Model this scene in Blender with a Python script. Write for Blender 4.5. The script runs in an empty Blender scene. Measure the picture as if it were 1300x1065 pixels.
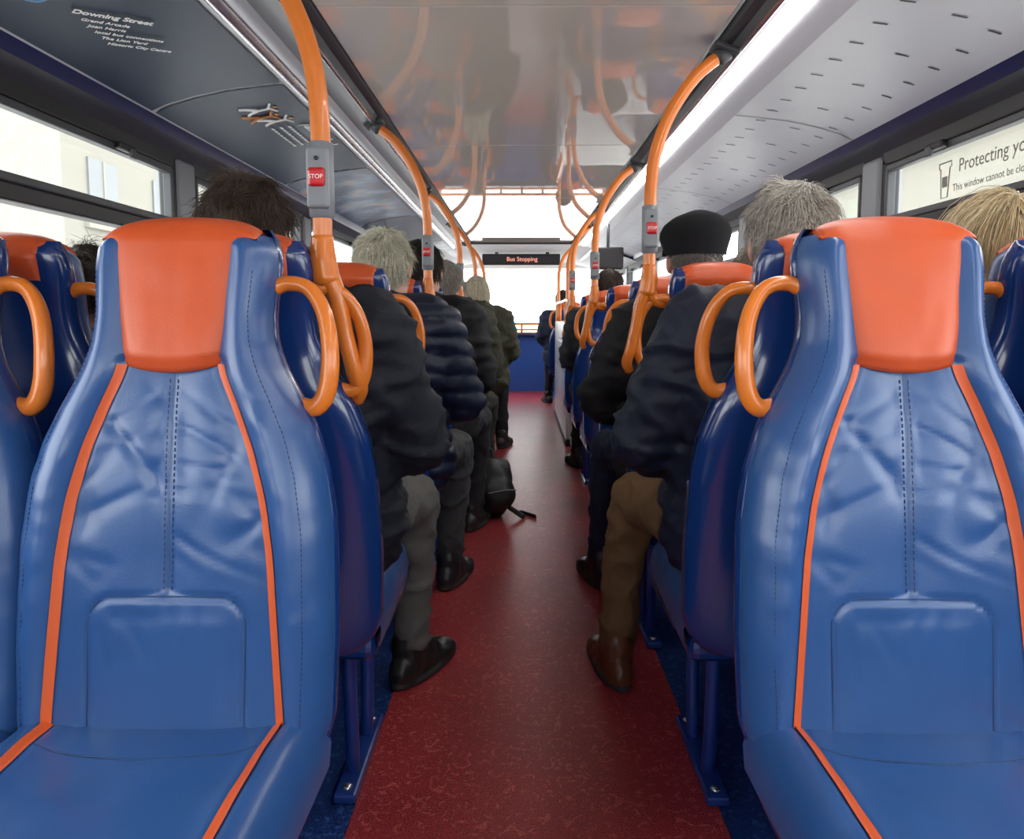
import bpy, bmesh, math, random
import numpy as np
from mathutils import Vector, Matrix, Euler, noise
random.seed(3); np.random.seed(3)
S=bpy.context.scene
COL=S.collection
try:
    S.view_settings.view_transform='Standard'
    S.view_settings.look='None'
    S.view_settings.exposure=0.0
except Exception as e: print(e)
H=1.06      # eye height
CX=0.025    # bus centre line

# ---------------------------------------------------------------- materials
def nt(name):
    m=bpy.data.materials.new(name); m.use_nodes=True
    t=m.node_tree; b=t.nodes['Principled BSDF']; return m,t,b
def mat(name,col,rough=.5,metal=0,spec=.5,coat=0,coatr=.05,bump=0,bscale=200,bdist=.002,var=0,vscale=8,sheen=0,bdetail=3,stretch=None):
    m,t,b=nt(name)
    b.inputs['Base Color'].default_value=(*col,1); b.inputs['Roughness'].default_value=rough
    b.inputs['Metallic'].default_value=metal; b.inputs['Specular IOR Level'].default_value=spec
    b.inputs['Coat Weight'].default_value=coat; b.inputs['Coat Roughness'].default_value=coatr
    b.inputs['Sheen Weight'].default_value=sheen
    tc=t.nodes.new('ShaderNodeTexCoord'); src=tc.outputs['Object']
    if stretch:
        mp=t.nodes.new('ShaderNodeMapping'); mp.inputs['Scale'].default_value=stretch
        t.links.new(src,mp.inputs['Vector']); src=mp.outputs['Vector']
    if bump:
        n=t.nodes.new('ShaderNodeTexNoise'); n.inputs['Scale'].default_value=bscale; n.inputs['Detail'].default_value=bdetail
        t.links.new(src,n.inputs['Vector'])
        bp=t.nodes.new('ShaderNodeBump'); bp.inputs['Strength'].default_value=bump; bp.inputs['Distance'].default_value=bdist
        t.links.new(n.outputs['Fac'],bp.inputs['Height']); t.links.new(bp.outputs['Normal'],b.inputs['Normal'])
    if var:
        n=t.nodes.new('ShaderNodeTexNoise'); n.inputs['Scale'].default_value=vscale; n.inputs['Detail'].default_value=4
        t.links.new(src,n.inputs['Vector'])
        mx=t.nodes.new('ShaderNodeMix'); mx.data_type='RGBA'
        mx.inputs['A'].default_value=(*[c*(1-var) for c in col],1); mx.inputs['B'].default_value=(*[min(1,c*(1+var)) for c in col],1)
        t.links.new(n.outputs['Fac'],mx.inputs['Factor']); t.links.new(mx.outputs['Result'],b.inputs['Base Color'])
    return m
def emis(name,col,st):
    m,t,b=nt(name); b.inputs['Base Color'].default_value=(*col,1)
    b.inputs['Emission Color'].default_value=(*col,1); b.inputs['Emission Strength'].default_value=st; return m

M={}
M['leather']=mat('blue_leather',(.024,.080,.235),.29,spec=.65,bump=.3,bscale=420,bdist=.0006,var=.10,vscale=14)
M['shell']=mat('blue_plastic_shell',(.006,.030,.15),.20,spec=.6,coat=.4)
M['orleather']=mat('orange_leather',(.56,.080,.017),.42,bump=.35,bscale=420,bdist=.0006,var=.08,vscale=12)
M['stripe']=mat('orange_stripe',(.64,.10,.02),.45,bump=.2,bscale=500,bdist=.0005)
M['pole']=mat('orange_enamel',(.70,.18,.018),.28,spec=.5,coat=.3)
M['stitch']=mat('seam_thread',(.014,.04,.12),.6)
M['bluelegs']=mat('blue_painted_steel',(.012,.04,.22),.3,coat=.3)
M['grey']=mat('grey_plastic',(.20,.21,.23),.4)
M['dgrey']=mat('dark_grey_plastic',(.05,.053,.06),.45)
M['black']=mat('black_rubber',(.012,.012,.014),.5)
M['lgrey']=mat('light_grey_panel',(.54,.55,.60),.35,spec=.5)
M['silver']=mat('brushed_aluminium',(.68,.69,.71),.25,metal=.9)
M['white']=mat('white_plastic',(.80,.80,.79),.3)
M['red']=mat('red_plastic',(.55,.01,.015),.3,coat=.3)
M['navytrim']=mat('navy_trim',(.01,.02,.09),.35)
M['bluepanel']=mat('blue_wall_panel',(.02,.07,.28),.4)
M['ceil']=mat('glossy_taupe_ceiling',(.62,.56,.51),.015,spec=.9)
M['led']=emis('led_diffuser',(1,.965,.91),30)
M['wtext']=mat('white_print',(.88,.88,.86),.5)
M['btext']=mat('sky_blue_print',(.16,.34,.60),.5)
M['poster']=mat('navy_poster',(.016,.030,.062),.38,spec=.18,var=.25,vscale=3)
M['green']=mat('green_sign',(.0,.30,.10),.4)
M['screen']=emis('dark_display',(.012,.010,.014),.2)
M['amber']=emis('display_letters',(.9,.35,.25),1.0)
M['wsticker']=mat('window_print',(.20,.195,.165),.6)
M['parm']=mat('orange_print',(.6,.25,.08),.5)

def poster_pic():
    m,t,b=nt('picture_poster'); b.inputs['Roughness'].default_value=.35
    tc=t.nodes.new('ShaderNodeTexCoord')
    n=t.nodes.new('ShaderNodeTexNoise'); n.inputs['Scale'].default_value=4.5; n.inputs['Detail'].default_value=5
    cr=t.nodes.new('ShaderNodeValToRGB'); e=cr.color_ramp.elements
    e[0].position=.38; e[0].color=(.012,.02,.05,1); e[1].position=.72; e[1].color=(.50,.22,.10,1)
    x=cr.color_ramp.elements.new(.52); x.color=(.02,.06,.14,1); x=cr.color_ramp.elements.new(.60); x.color=(.12,.20,.30,1)
    t.links.new(tc.outputs['Object'],n.inputs['Vector']); t.links.new(n.outputs['Fac'],cr.inputs['Fac']); t.links.new(cr.outputs['Color'],b.inputs['Base Color']); return m
M['pic']=poster_pic()
def floor_mat(name,base,fleck,scale,thr,swirl,rough=.36):
    m,t,b=nt(name); b.inputs['Roughness'].default_value=rough; b.inputs['Specular IOR Level'].default_value=.5
    tc=t.nodes.new('ShaderNodeTexCoord')
    n=t.nodes.new('ShaderNodeTexNoise'); n.inputs['Scale'].default_value=scale; n.inputs['Detail'].default_value=4; n.inputs['Distortion'].default_value=swirl
    cr=t.nodes.new('ShaderNodeValToRGB'); e=cr.color_ramp.elements
    e[0].position=thr; e[0].color=(*base,1); e[1].position=thr+.06; e[1].color=(*fleck,1)
    n2=t.nodes.new('ShaderNodeTexNoise'); n2.inputs['Scale'].default_value=300; n2.inputs['Detail'].default_value=2
    cr2=t.nodes.new('ShaderNodeValToRGB'); e=cr2.color_ramp.elements; e[0].position=.36; e[0].color=(.35,.35,.35,1); e[1].position=.64; e[1].color=(1.35,1.35,1.35,1)
    n3=t.nodes.new('ShaderNodeTexNoise'); n3.inputs['Scale'].default_value=3
    cr3=t.nodes.new('ShaderNodeValToRGB'); e=cr3.color_ramp.elements; e[0].position=.3; e[0].color=(.85,.85,.85,1); e[1].position=.7; e[1].color=(1.1,1.1,1.1,1)
    mx=t.nodes.new('ShaderNodeMix'); mx.data_type='RGBA'; mx.blend_type='MULTIPLY'; mx.inputs['Factor'].default_value=1
    mx2=t.nodes.new('ShaderNodeMix'); mx2.data_type='RGBA'; mx2.blend_type='MULTIPLY'; mx2.inputs['Factor'].default_value=1
    for q in (n,n2,n3): t.links.new(tc.outputs['Object'],q.inputs['Vector'])
    t.links.new(n.outputs['Fac'],cr.inputs['Fac']); t.links.new(n2.outputs['Fac'],cr2.inputs['Fac']); t.links.new(n3.outputs['Fac'],cr3.inputs['Fac'])
    t.links.new(cr.outputs['Color'],mx.inputs['A']); t.links.new(cr2.outputs['Color'],mx.inputs['B'])
    t.links.new(mx.outputs['Result'],mx2.inputs['A']); t.links.new(cr3.outputs['Color'],mx2.inputs['B'])
    t.links.new(mx2.outputs['Result'],b.inputs['Base Color']); return m
M['redfloor']=floor_mat('red_safety_floor',(.37,.036,.044),(.55,.10,.095),26,.56,2.8)
M['bluefloor']=floor_mat('blue_speckled_floor',(.016,.045,.20),(.04,.11,.34),60,.55,0)
def glass():
    m=bpy.data.materials.new('window_glass'); m.use_nodes=True; t=m.node_tree; t.nodes.clear()
    o=t.nodes.new('ShaderNodeOutputMaterial'); tr=t.nodes.new('ShaderNodeBsdfTransparent'); g=t.nodes.new('ShaderNodeBsdfGlossy'); mx=t.nodes.new('ShaderNodeMixShader')
    tr.inputs['Color'].default_value=(.95,.97,.96,1); g.inputs['Roughness'].default_value=.02; mx.inputs[0].default_value=.06
    t.links.new(tr.outputs[0],mx.inputs[1]); t.links.new(g.outputs[0],mx.inputs[2]); t.links.new(mx.outputs[0],o.inputs[0]); return m
M['glass']=glass()
def facade():
    m,t,b=nt('pale_stone_facade'); b.inputs['Roughness'].default_value=.8
    tc=t.nodes.new('ShaderNodeTexCoord'); mp=t.nodes.new('ShaderNodeMapping'); mp.inputs['Rotation'].default_value=(math.pi/2,0,math.pi/2)
    br=t.nodes.new('ShaderNodeTexBrick'); br.inputs['Color1'].default_value=(.27,.26,.215,1); br.inputs['Color2'].default_value=(.25,.24,.195,1); br.inputs['Mortar'].default_value=(.21,.20,.17,1)
    br.inputs['Scale'].default_value=2; br.inputs['Mortar Size'].default_value=.012
    t.links.new(tc.outputs['Object'],mp.inputs['Vector']); t.links.new(mp.outputs['Vector'],br.inputs['Vector']); t.links.new(br.outputs['Color'],b.inputs['Base Color']); return m
M['facade']=facade()
M['asphalt']=mat('pale_paving',(.62,.61,.59),.8,var=.1,vscale=3)  # ground paled to bounce light up through the windows onto the ceiling
M['panedark']=mat('building_window',(.15,.16,.17),.5)

# ---------------------------------------------------------------- mesh builder
class MB:
    def __init__(s): s.v=[];s.f=[];s.m=[];s.s=[];s.mats=[]
    def mi(s,m):
        if isinstance(m,str): m=M[m]
        if m not in s.mats: s.mats.append(m)
        return s.mats.index(m)
    def add(s,V,F,m,smooth=True):
        o=len(s.v); s.v.extend([tuple(map(float,p)) for p in V]); s.f.extend([tuple(int(o+i) for i in f) for f in F])
        if isinstance(m,(list,tuple)): s.m.extend([s.mi(q) for q in m])
        else: s.m.extend([s.mi(m)]*len(F))
        s.s.extend([smooth]*len(F))
    def box(s,c,sz,m,bev=0,rot=None,seg=2):
        bm=bmesh.new(); bmesh.ops.create_cube(bm,size=1)
        bmesh.ops.scale(bm,vec=Vector(sz),verts=bm.verts)
        if bev: bmesh.ops.bevel(bm,geom=bm.edges[:],offset=bev,segments=seg,affect='EDGES',profile=.5)
        if rot: bmesh.ops.rotate(bm,cent=(0,0,0),matrix=Euler(rot).to_matrix(),verts=bm.verts)
        bm.verts.index_update()
        V=[v.co+Vector(c) for v in bm.verts]; F=[[v.index for v in f.verts] for f in bm.faces]; bm.free()
        s.add(V,F,m,False)
    def grid(s,P,m,closeu=False,smooth=True,flip=False):
        nr,nc=len(P),len(P[0]); V=[p for r in P for p in r]; F=[]
        for i in range(nr-1):
            for j in range(nc if closeu else nc-1):
                k=(j+1)%nc; q=(i*nc+j,i*nc+k,(i+1)*nc+k,(i+1)*nc+j)
                F.append(q[::-1] if flip else q)
        s.add(V,F,m,smooth)
    def tube(s,path,r,m,n=12,smooth=8,caps=True,flat=(1,1)):
        P=catmull(path,smooth) if smooth else [Vector(p) for p in path]
        N=len(P)
        if isinstance(r,(list,tuple)): R=[float(np.interp(i/(N-1)*(len(r)-1),range(len(r)),r)) for i in range(N)]
        else: R=[r]*N
        T=[(P[min(i+1,N-1)]-P[max(i-1,0)]).normalized() for i in range(N)]
        u=T[0].orthogonal().normalized(); rings=[]
        for i in range(N):
            u=(u-T[i]*u.dot(T[i])); u=u.normalized() if u.length>1e-6 else T[i].orthogonal().normalized()
            w=T[i].cross(u)
            rings.append([P[i]+(u*math.cos(a)*flat[0]+w*math.sin(a)*flat[1])*R[i] for a in [2*math.pi*k/n for k in range(n)]])
        if caps:
            rings=[[P[0]-T[0]*R[0]*.3+(q-P[0])*.6 for q in rings[0]]]+rings+[[P[-1]+T[-1]*R[-1]*.3+(q-P[-1])*.6 for q in rings[-1]]]
        o=len(s.v); s.grid(rings,m,closeu=True)
        if caps:
            s.f.append(tuple(range(o+n-1,o-1,-1))); L=o+(len(rings)-1)*n; s.f.append(tuple(range(L,L+n)))
            s.m+= [s.mi(m)]*2; s.s+=[True]*2
    def lathe_ell(s,c,r,m,n=20,k=12,rot=None):
        R=Euler(rot).to_matrix() if rot else Matrix.Identity(3)
        rings=[]
        for i in range(k+1):
            a=-math.pi/2+math.pi*i/k
            a=max(-math.pi/2+.02,min(math.pi/2-.02,a))
            rings.append([Vector(c)+R@Vector((r[0]*math.cos(a)*math.cos(t),r[1]*math.cos(a)*math.sin(t),r[2]*math.sin(a))) for t in [2*math.pi*j/n for j in range(n)]])
        o=len(s.v); s.grid(rings,m,closeu=True)
        s.f.append(tuple(range(o+n-1,o-1,-1))); L=o+k*n; s.f.append(tuple(range(L,L+n))); s.m+=[s.mi(m)]*2; s.s+=[True]*2
    def extr(s,pts,y0,y1,m,n=1,smooth=True):
        s.grid([[(x,y0+(y1-y0)*i/n,z) for i in range(n+1)] for x,z in pts],m,smooth=smooth)
    def mesh(s,name):
        me=bpy.data.meshes.new(name); me.from_pydata(s.v,[],s.f)
        for m in s.mats: me.materials.append(m)
        me.polygons.foreach_set('material_index',s.m); me.polygons.foreach_set('use_smooth',s.s); me.update(); return me
    def obj(s,name,loc=(0,0,0)):
        o=bpy.data.objects.new(name,s.mesh(name)); o.location=loc; COL.objects.link(o); return o
def catmull(path,k=8):
    P=[Vector(p) for p in path]; P=[P[0]*2-P[1]]+P+[P[-1]*2-P[-2]]; out=[]
    for i in range(1,len(P)-2):
        a,b,c,d=P[i-1:i+3]
        for j in range(k):
            t=j/k; out.append(.5*((2*b)+(c-a)*t+(2*a-5*b+4*c-d)*t*t+(3*b-a-3*c+d)*t**3))
    out.append(P[-2]); return out
def sstep(a,b,x):
    t=min(1,max(0,(x-a)/(b-a))); return t*t*(3-2*t)
def text(name,body,size,m,X,Y,loc,parent=None,ext=.0004,align='LEFT',shear=0,space=1,off=0):
    c=bpy.data.curves.new(name,'FONT'); c.body=body; c.size=size; c.extrude=ext; c.align_x=align; c.shear=shear; c.space_character=space; c.offset=off
    c.materials.append(M[m] if isinstance(m,str) else m)
    o=bpy.data.objects.new(name,c); COL.objects.link(o)
    X=Vector(X).normalized(); Y=Vector(Y); Y=(Y-X*Y.dot(X)).normalized(); Z=X.cross(Y)
    mt=Matrix((X,Y,Z)).transposed().to_4x4(); mt.translation=Vector(loc); o.matrix_world=mt
    if parent: o.parent=parent; o.matrix_parent_inverse=parent.matrix_world.inverted()
    return o

# ---------------------------------------------------------------- bus seat
ZT=1.198
zk=[.40,.43,.47,.60,.75,.83,.89,.94,.98,1.02,1.06,1.10,1.13,1.155,1.175,1.20]
wk=[.190,.215,.226,.230,.226,.214,.194,.168,.146,.131,.127,.130,.133,.131,.125,.110]
zz=np.linspace(.38,1.22,500); ww=np.interp(zz,zk,wk); ker=np.hanning(23); ker/=ker.sum()
wsm=np.convolve(np.pad(ww,11,mode='edge'),ker,'valid')
hw=lambda z: float(np.interp(z,zz,wsm))
rec=lambda z: .165*(z-.49) + .012*math.sin((z-.49)/.72*math.pi)*-1
stz=[.49,.60,.72,.80,.87,.93,.985]; stx=[.165,.157,.148,.136,.117,.094,.070]
stx_s=np.convolve(np.pad(np.interp(zz,stz,stx),20,mode='edge'),np.hanning(41)/np.hanning(41).sum(),'valid')
sx=lambda z: float(np.interp(z,zz,stx_s))
def crease(x,z,sg,a,b_,th,seed,wd=.10):
    c,s_=math.cos(th),math.sin(th); p=x*c+z*s_; q=-x*s_+z*c
    n_=noise.noise(Vector((p*a,q*b_,seed+sg*3.1)))
    return math.exp(-(n_/wd)**2)
def front_y(x,z,detail=True):
    w=hw(z); u=min(1,abs(x)/w); s=sx(z); ax=abs(x)
    y=rec(z)
    y-= .024*sstep(s-.02,s+.035,ax)
    if u>.70: y+= .075*(1-math.sqrt(max(0,1-((u-.70)/.30)**2)))
    if z<1.0: y+= .006*math.exp(-((ax-s)/.009)**2)
    if not detail: return y
    if z>.665 and z<1.0: y+= .004*math.exp(-(x/.0035)**2) + .006*math.exp(-(x/.03)**2)
    px=max(ax-.075,0); pz=max(z-.625,0); d=math.hypot(px,pz)-.035
    y-= .0045*(1-sstep(-.045,.0,d))
    y+= .0045*math.exp(-((d-.002)/.003)**2)
    sg=1 if x>0 else -1
    if ax<s+.02 and z<.99:
        k=(1-sstep(s-.03,s+.01,ax))
        ku=k*sstep(.66,.74,z)*(1-sstep(.90,.985,z))
        if ku>0:
            y+=ku*(sstep(.0,.02,ax)*(.0038*crease(ax,z,sg,4,14,.9,2.3,.18)+.0022*crease(ax,z,sg,6,24,-.4,5.1,.15))+.006*noise.noise(Vector((x*7,z*6,1.2))))
        kl=(1-sstep(-.03,-.005,d))
        if kl>0:
            y+=kl*(.0022*crease(ax,z,sg,8,28,1.35,8.3,.16)*sstep(.52,.63,z)+.0045*noise.noise(Vector((x*8,z*7,6.2))))
    elif z<.95:
        y+=.0018*noise.noise(Vector((x*12,z*34,3)))
    return y
def make_seat(hs):
    b=MB()
    nz,nx=120,96; rows=[]
    for i in range(nz+1):
        v=i/nz; r=[]
        for j in range(nx+1):
            u=-1+2*j/nx; u=math.copysign(1-(1-abs(u))**1.25,u) if abs(u)>0 else 0
            z=.455+(ZT-.010-.010*u*u-.455)*v; x=u*hw(z)
            y=front_y(x,z)
            if v>.97: y+=.03*((v-.97)/.03)**2
            r.append((x,y,z))
        e=r[-1]; r.append((e[0]-.003,rec(e[2])+.066,e[2])); e=r[0]; r.insert(0,(e[0]+.003,rec(e[2])+.066,e[2]))
        rows.append(r)
    b.grid(rows,'leather')
    rows=[]; nt_=28
    for i in range(61):
        v=i/60; z=.385+(ZT-.008-.385)*v; w=hw(z)+.002; y0=rec(z); dep=.050+.018*(1-sstep(.9,1.0,z))
        sh=1.0 if v>.04 else .80+.2*math.sqrt(1-(1-v/.04)**2)
        if v>.975: dep*=math.sqrt(max(.05,1-((v-.975)/.025)**2))
        r=[(-w*sh*.985,y0+.046,z)]
        for j in range(nt_+1):
            a=-math.pi/2+math.pi*j/nt_; sa=math.sin(a); ca=max(0,math.cos(a))
            r.append((math.copysign(abs(sa)**.62,sa)*w*sh, y0+.050+dep*ca**.55*sh,z))
        r.append((w*sh*.985,y0+.046,z)); rows.append(r)
    b.grid(rows,'shell',flip=True)
    b.add(rows[0],[tuple(range(len(rows[0])))],'shell'); b.add(rows[-1],[tuple(range(len(rows[-1])))[::-1]],'shell')
    b.box((0,rec(.66)+.116,.66),(.27,.012,.30),'shell',.005,rot=(-.165,0,0))
    prof=[]
    for z in np.linspace(.978,1.172,26): prof.append((rec(z)-.006,z,0))
    yt=rec(1.18)
    for a in np.linspace(0,math.pi,14)[1:]: prof.append((yt+.044-.052*math.cos(a)-.001,1.174+.024*math.sin(a),1+a/math.pi*.9))
    for z in np.linspace(1.165,1.12,6): prof.append((rec(z)+.101,z,2))
    hz=[.978,1.0,1.05,1.10,1.14,1.172]; hx=[.068,.076,.088,.100,.109,.114]
    rows=[]; n=32; L=len(prof)
    for i,(y,z,k) in enumerate(prof):
        w=float(np.interp(z,hz,hx)) if k==0 else (.114-.016*(k-1)/.9 if k<2 else .098)
        r=[]; e=min(1,i/3)*min(1,(L-1-i)/3)
        for j in range(n+1):
            u=-1+2*j/n; puff=(1-abs(u)**6)*e
            ny=-1 if k==0 else (1 if k==2 else 0)
            cr=.002*noise.noise(Vector((u*3,z*16,1)))*e
            yy=y+ny*(.014*puff)+cr; z2=z+(.010*puff if 1<=k<2 else 0)+(.010*u*u*max(0,1-i/8) if k==0 else 0)-(.010*u*u if 1<=k<2 else 0)
            if k==0: yy+= .008*abs(u)**3
            r.append((u*w,yy,z2))
        rows.append(r)
    for r in rows:
        s_=.02 if r[0][1]<yt+.03 else -.012
        r.insert(0,(r[0][0]*.99,r[0][1]+s_,r[0][2]-.002)); r.append((r[-1][0]*.99,r[-1][1]+s_,r[-1][2]-.002))
    rows.insert(0,[(p[0],p[1]+.014,p[2]+.001) for p in rows[0]])
    b.grid(rows,'orleather')
    for sg in(-1,1):
        rows=[]
        for z in np.linspace(.465,.990,60):
            c=sx(z)*sg; hwid=.0062
            rows.append([(c+q*hwid,front_y(c+q*hwid,z)-.0035+.0012*abs(q)**2,z) for q in(-1,-.5,0,.5,1)])
        b.grid(rows,'stripe')
    for s_ in(-1,1):
        for k in range(34):
            z=.672+k*.0088
            b.tube([(s_*.0058,front_y(s_*.0058,z)-.0006,z),(s_*.0058,front_y(s_*.0058,z+.005)-.0006,z+.005)],.0007,'stitch',n=4,smooth=0)
    pth=[]
    for z in np.linspace(.47,.625,14): pth.append((-.112,z))
    for a in np.linspace(math.pi,math.pi/2,8)[1:]: pth.append((-.075+.037*math.cos(a),.625+.037*math.sin(a)))
    for x in np.linspace(-.06,.06,12): pth.append((x,.662))
    for a in np.linspace(math.pi/2,0,8): pth.append((.075+.037*math.cos(a),.625+.037*math.sin(a)))
    for z in np.linspace(.625,.47,14)[1:]: pth.append((.112,z))
    b.tube([(x,front_y(x,z)-.0002,z) for x,z in pth],.0013,'stitch',n=5,smooth=0)
    for sg in(-1,1):
        zs=np.linspace(.49,1.12,90)
        for za,zb in zip(zs[::1],zs[::1]+.0042):
            b.tube([(sg*hw(za)*.86,front_y(hw(za)*.86,za)-.0004,za),(sg*hw(zb)*.86,front_y(hw(zb)*.86,zb)-.0004,zb)],.0007,'stitch',n=4,smooth=0)
    def cz(x,t):
        ax=abs(x); z=.478+.012*sstep(.12,.19,ax)
        z+= .006*math.exp(-((t-.3)/.3)**2)
        z-= .005*math.exp(-((ax-.158)/.006)**2)
        z+= .003*noise.noise(Vector((x*14,t*7,5)))
        return z
    rows=[]; W=.222
    pr=[]
    for t in np.linspace(0,1,30): pr.append((.05-t*.43,0,t))
    for a in np.linspace(0,math.pi/2*1.15,9)[1:]: pr.append((-.38-.05*math.sin(a),-.05+.05*math.cos(a),1))
    pr.append((-.405,-.10,1)); pr.append((-.10,-.10,1))
    for (y,dz,t) in pr:
        r=[]
        for j in range(57):
            u=-1+2*j/56; x=u*W*(1-.06*t*t)
            e=0 if abs(u)<.78 else .060*(1-math.sqrt(max(0,1-((abs(u)-.78)/.22)**2)))
            z=cz(x,t)+dz-e*(1 if dz>-.06 else .35)
            r.append((x,y,z))
        a_=r[0]; r.insert(0,(a_[0]*.985,a_[1],.395)); a_=r[-1]; r.append((a_[0]*.985,a_[1],.395))
        rows.append(r)
    b.grid(rows,'leather')
    for sg in(-1,1):
        rows=[]
        for t in np.linspace(.06,1,26):
            c=sg*(.163-.01*t); y=.05-t*.43
            rows.append([(c+q*.0066,y,cz(c+q*.0066,t)+.0036-.001*q*q) for q in(-1,-.5,0,.5,1)])
        for a in np.linspace(0,math.pi/2,7)[1:]:
            c=sg*.153
            rows.append([(c+q*.0066,-.38-.054*math.sin(a),cz(c,1)-.05+.054*math.cos(a)) for q in(-1,-.5,0,.5,1)])
        b.grid(rows,'stripe')
    b.tube([(x,-.05-.03*(1-(x/.16)**2),cz(x,.25)+.0002) for x in np.linspace(-.15,.15,20)],.0010,'stitch',n=5,smooth=0)
    b.box((0,-.17,.385),(.42,.43,.055),'shell',.022,seg=3)
    lx=.12*hs
    b.tube([(lx,-.10,.37),(lx,-.105,.2),(lx,-.125,.015)],.016,'bluelegs',smooth=3,n=10)
    b.tube([(lx,-.30,.37),(lx,-.295,.2),(lx,-.275,.015)],.016,'bluelegs',smooth=3,n=10)
    b.box((lx,-.20,.0125),(.05,.34,.022),'bluelegs',.006)
    b.box((lx,-.20,.35),(.06,.34,.03),'bluelegs',.006)
    for yy in(-.06,-.34): b.lathe_ell((lx,yy,.024),(.012,.012,.006),'silver',10,6)
    yh=lambda z: rec(z)+.055
    q=[(.112,yh(1.095),1.095),(.142,yh(1.11),1.108),(.178,yh(1.10)-.004,1.100),(.204,yh(1.06)-.008,1.062),(.215,yh(1.0)-.008,1.005),(.210,yh(.95),.950),(.192,yh(.92)+.006,.922),(.160,yh(.92)+.01,.925)]
    b.tube([(x*hs,y,z) for x,y,z in q],[.014,.012,.0115,.0125,.0135,.0145,.0145,.013],'pole',n=14,smooth=6,flat=(1,1))
    return b.mesh('passenger_seat')
seatA=make_seat(1); seatB=make_seat(-1)
SEATX={'L':(CX-.525,CX-.958),'R':(CX+.525,CX+.958)}
def put_seat(x,y,face,hs):
    me = (seatA if hs>0 else seatB) if face=='back' else (seatB if hs>0 else seatA)
    o=bpy.data.objects.new('passenger_seat',me); COL.objects.link(o); o.location=(x,y,0)
    if face=='fwd': o.rotation_euler=(0,0,math.pi)
for x in SEATX['L']: put_seat(x,1.0,'back',1)
for x in SEATX['R']: put_seat(x,1.0,'back',-1)
P=.77; ROW=lambda n: 1.5+P*(n-1)
for n in range(1,11):
    for x in SEATX['L']: put_seat(x,ROW(n),'fwd',1)
for n in range(1,7):
    for x in SEATX['R']: put_seat(x,ROW(n),'fwd',-1)
for x in SEATX['R']: put_seat(x,ROW(10),'fwd',-1)

# ---------------------------------------------------------------- shell of bus
Y0,Y1=-1.2,10.5
YF=7.85
WX=1.215
b=MB(); 
b.box((CX,(Y0+Y1)/2,-.03),(2.52,Y1-Y0,.05),'bluefloor')
b.box((CX+.012,(Y0+Y1)/2,-.0035),(.787,Y1-Y0-.02,.007),'redfloor')
b.obj('floor')
def L(z): return H+z
b=MB()
js=[Y0,.4,1.9,3.4,4.9,6.4,YF]
for a,c in zip(js[:-1],js[1:]):
    b.box((CX-.010,(a+c)/2,L(.757)),(1.03,c-a-.006,.014),'ceil',.003)
b.box((CX,(Y0+Y1)/2,L(.80)),(2.5,Y1-Y0,.03),'dgrey')  # unseen outer roof slab, added to stop light leaking in from above
M['matt']=mat('matt_white_hood',(.8,.8,.79),.7,spec=.2)
b.extr([(CX-1.2,L(.55)),(CX-.9,L(.66)),(CX-.5,L(.74)),(CX+.5,L(.74)),(CX+.9,L(.66)),(CX+1.2,L(.55))],YF,Y1,'matt')
b.box((CX-.01,YF,L(.745)),(1.06,.02,.03),'dgrey',.004)
for sg in(-1,1):
    X=lambda v: CX+sg*v
    b.extr([(X(.525),L(.765)),(X(.53),L(.745)),(X(.555),L(.738)),(X(.565),L(.715))],Y0,YF,'dgrey',smooth=False)
    b.extr([(X(.565),L(.715)),(X(.572),L(.707)),(X(.58),L(.715))],Y0,YF,'silver')
    if sg>0:
        b.extr([(X(.58),L(.716)),(X(.620),L(.722))],Y0,YF,'lgrey')
        b.extr([(X(.620),L(.722)),(X(.624),L(.714)),(X(.642),L(.711)),(X(.648),L(.714))],Y0,YF,'led')
        b.extr([(X(.648),L(.714)),(X(.69),L(.70)),(X(.72),L(.69))],Y0,YF,'lgrey')
    else:
        b.extr([(X(.58),L(.715)),(X(.62),L(.725)),(X(.65),L(.716))],Y0,YF,'grey')
        b.extr([(X(.65),L(.716)),(X(.66),L(.705)),(X(.685),L(.70)),(X(.692),L(.706))],Y0,YF,'lgrey')
        b.extr([(X(.692),L(.706)),(X(.70),L(.690)),(X(.715),L(.684)),(X(.722),L(.692))],Y0,YF,'silver')
b.obj('ceiling')
PROF=[(.72,.69),(.80,.683),(.90,.670),(1.00,.650),(1.08,.627),(1.13,.605)]
for sg,nm in((-1,'left'),(1,'right')):
    b=MB(); X=lambda v: CX+sg*v
    b.extr([(X(x),L(z)) for x,z in PROF],Y0,9.6,'lgrey')
    b.extr([(X(1.13),L(.605)),(X(1.142),L(.59)),(X(1.15),L(.575))],Y0,9.6,'navytrim')
    b.extr([(X(1.15),L(.575)),(X(1.19),L(.555)),(X(WX),L(.53))],Y0,9.6,'dgrey')
    if sg>0:
        for k in range(70):
            y=.2+k*.125
            for t,(xa,xb) in enumerate(((.80,.835),(.93,.965),(1.03,1.06))):
                if not (t==1 and k%2):
                    za=float(np.interp(xa,[p[0] for p in PROF],[p[1] for p in PROF])); zb=float(np.interp(xb,[p[0] for p in PROF],[p[1] for p in PROF]))
                    yy=y+.03*t
                    b.add([(X(xa),yy,L(za-.002)),(X(xb),yy,L(zb-.002)),(X(xb),yy+.007,L(zb-.002)),(X(xa),yy+.007,L(za-.002))],[(0,1,2,3)],'black',False)
        for y in (1.15,2.67,4.17,5.67,7.17):
            for (a,c) in zip(PROF[:-1],PROF[1:]):
                b.add([(X(a[0]),y,L(a[1]-.0015)),(X(c[0]),y,L(c[1]-.0015)),(X(c[0]),y+.005,L(c[1]-.0015)),(X(a[0]),y+.005,L(a[1]-.0015))],[(0,1,2,3)],'dgrey',False)
    b.obj('trim_1' if sg<0 else 'trim_2')
PIL=[-1.15,-.35,1.15,2.67,4.17,5.67,7.17,8.67,10.4]
wn=1
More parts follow.
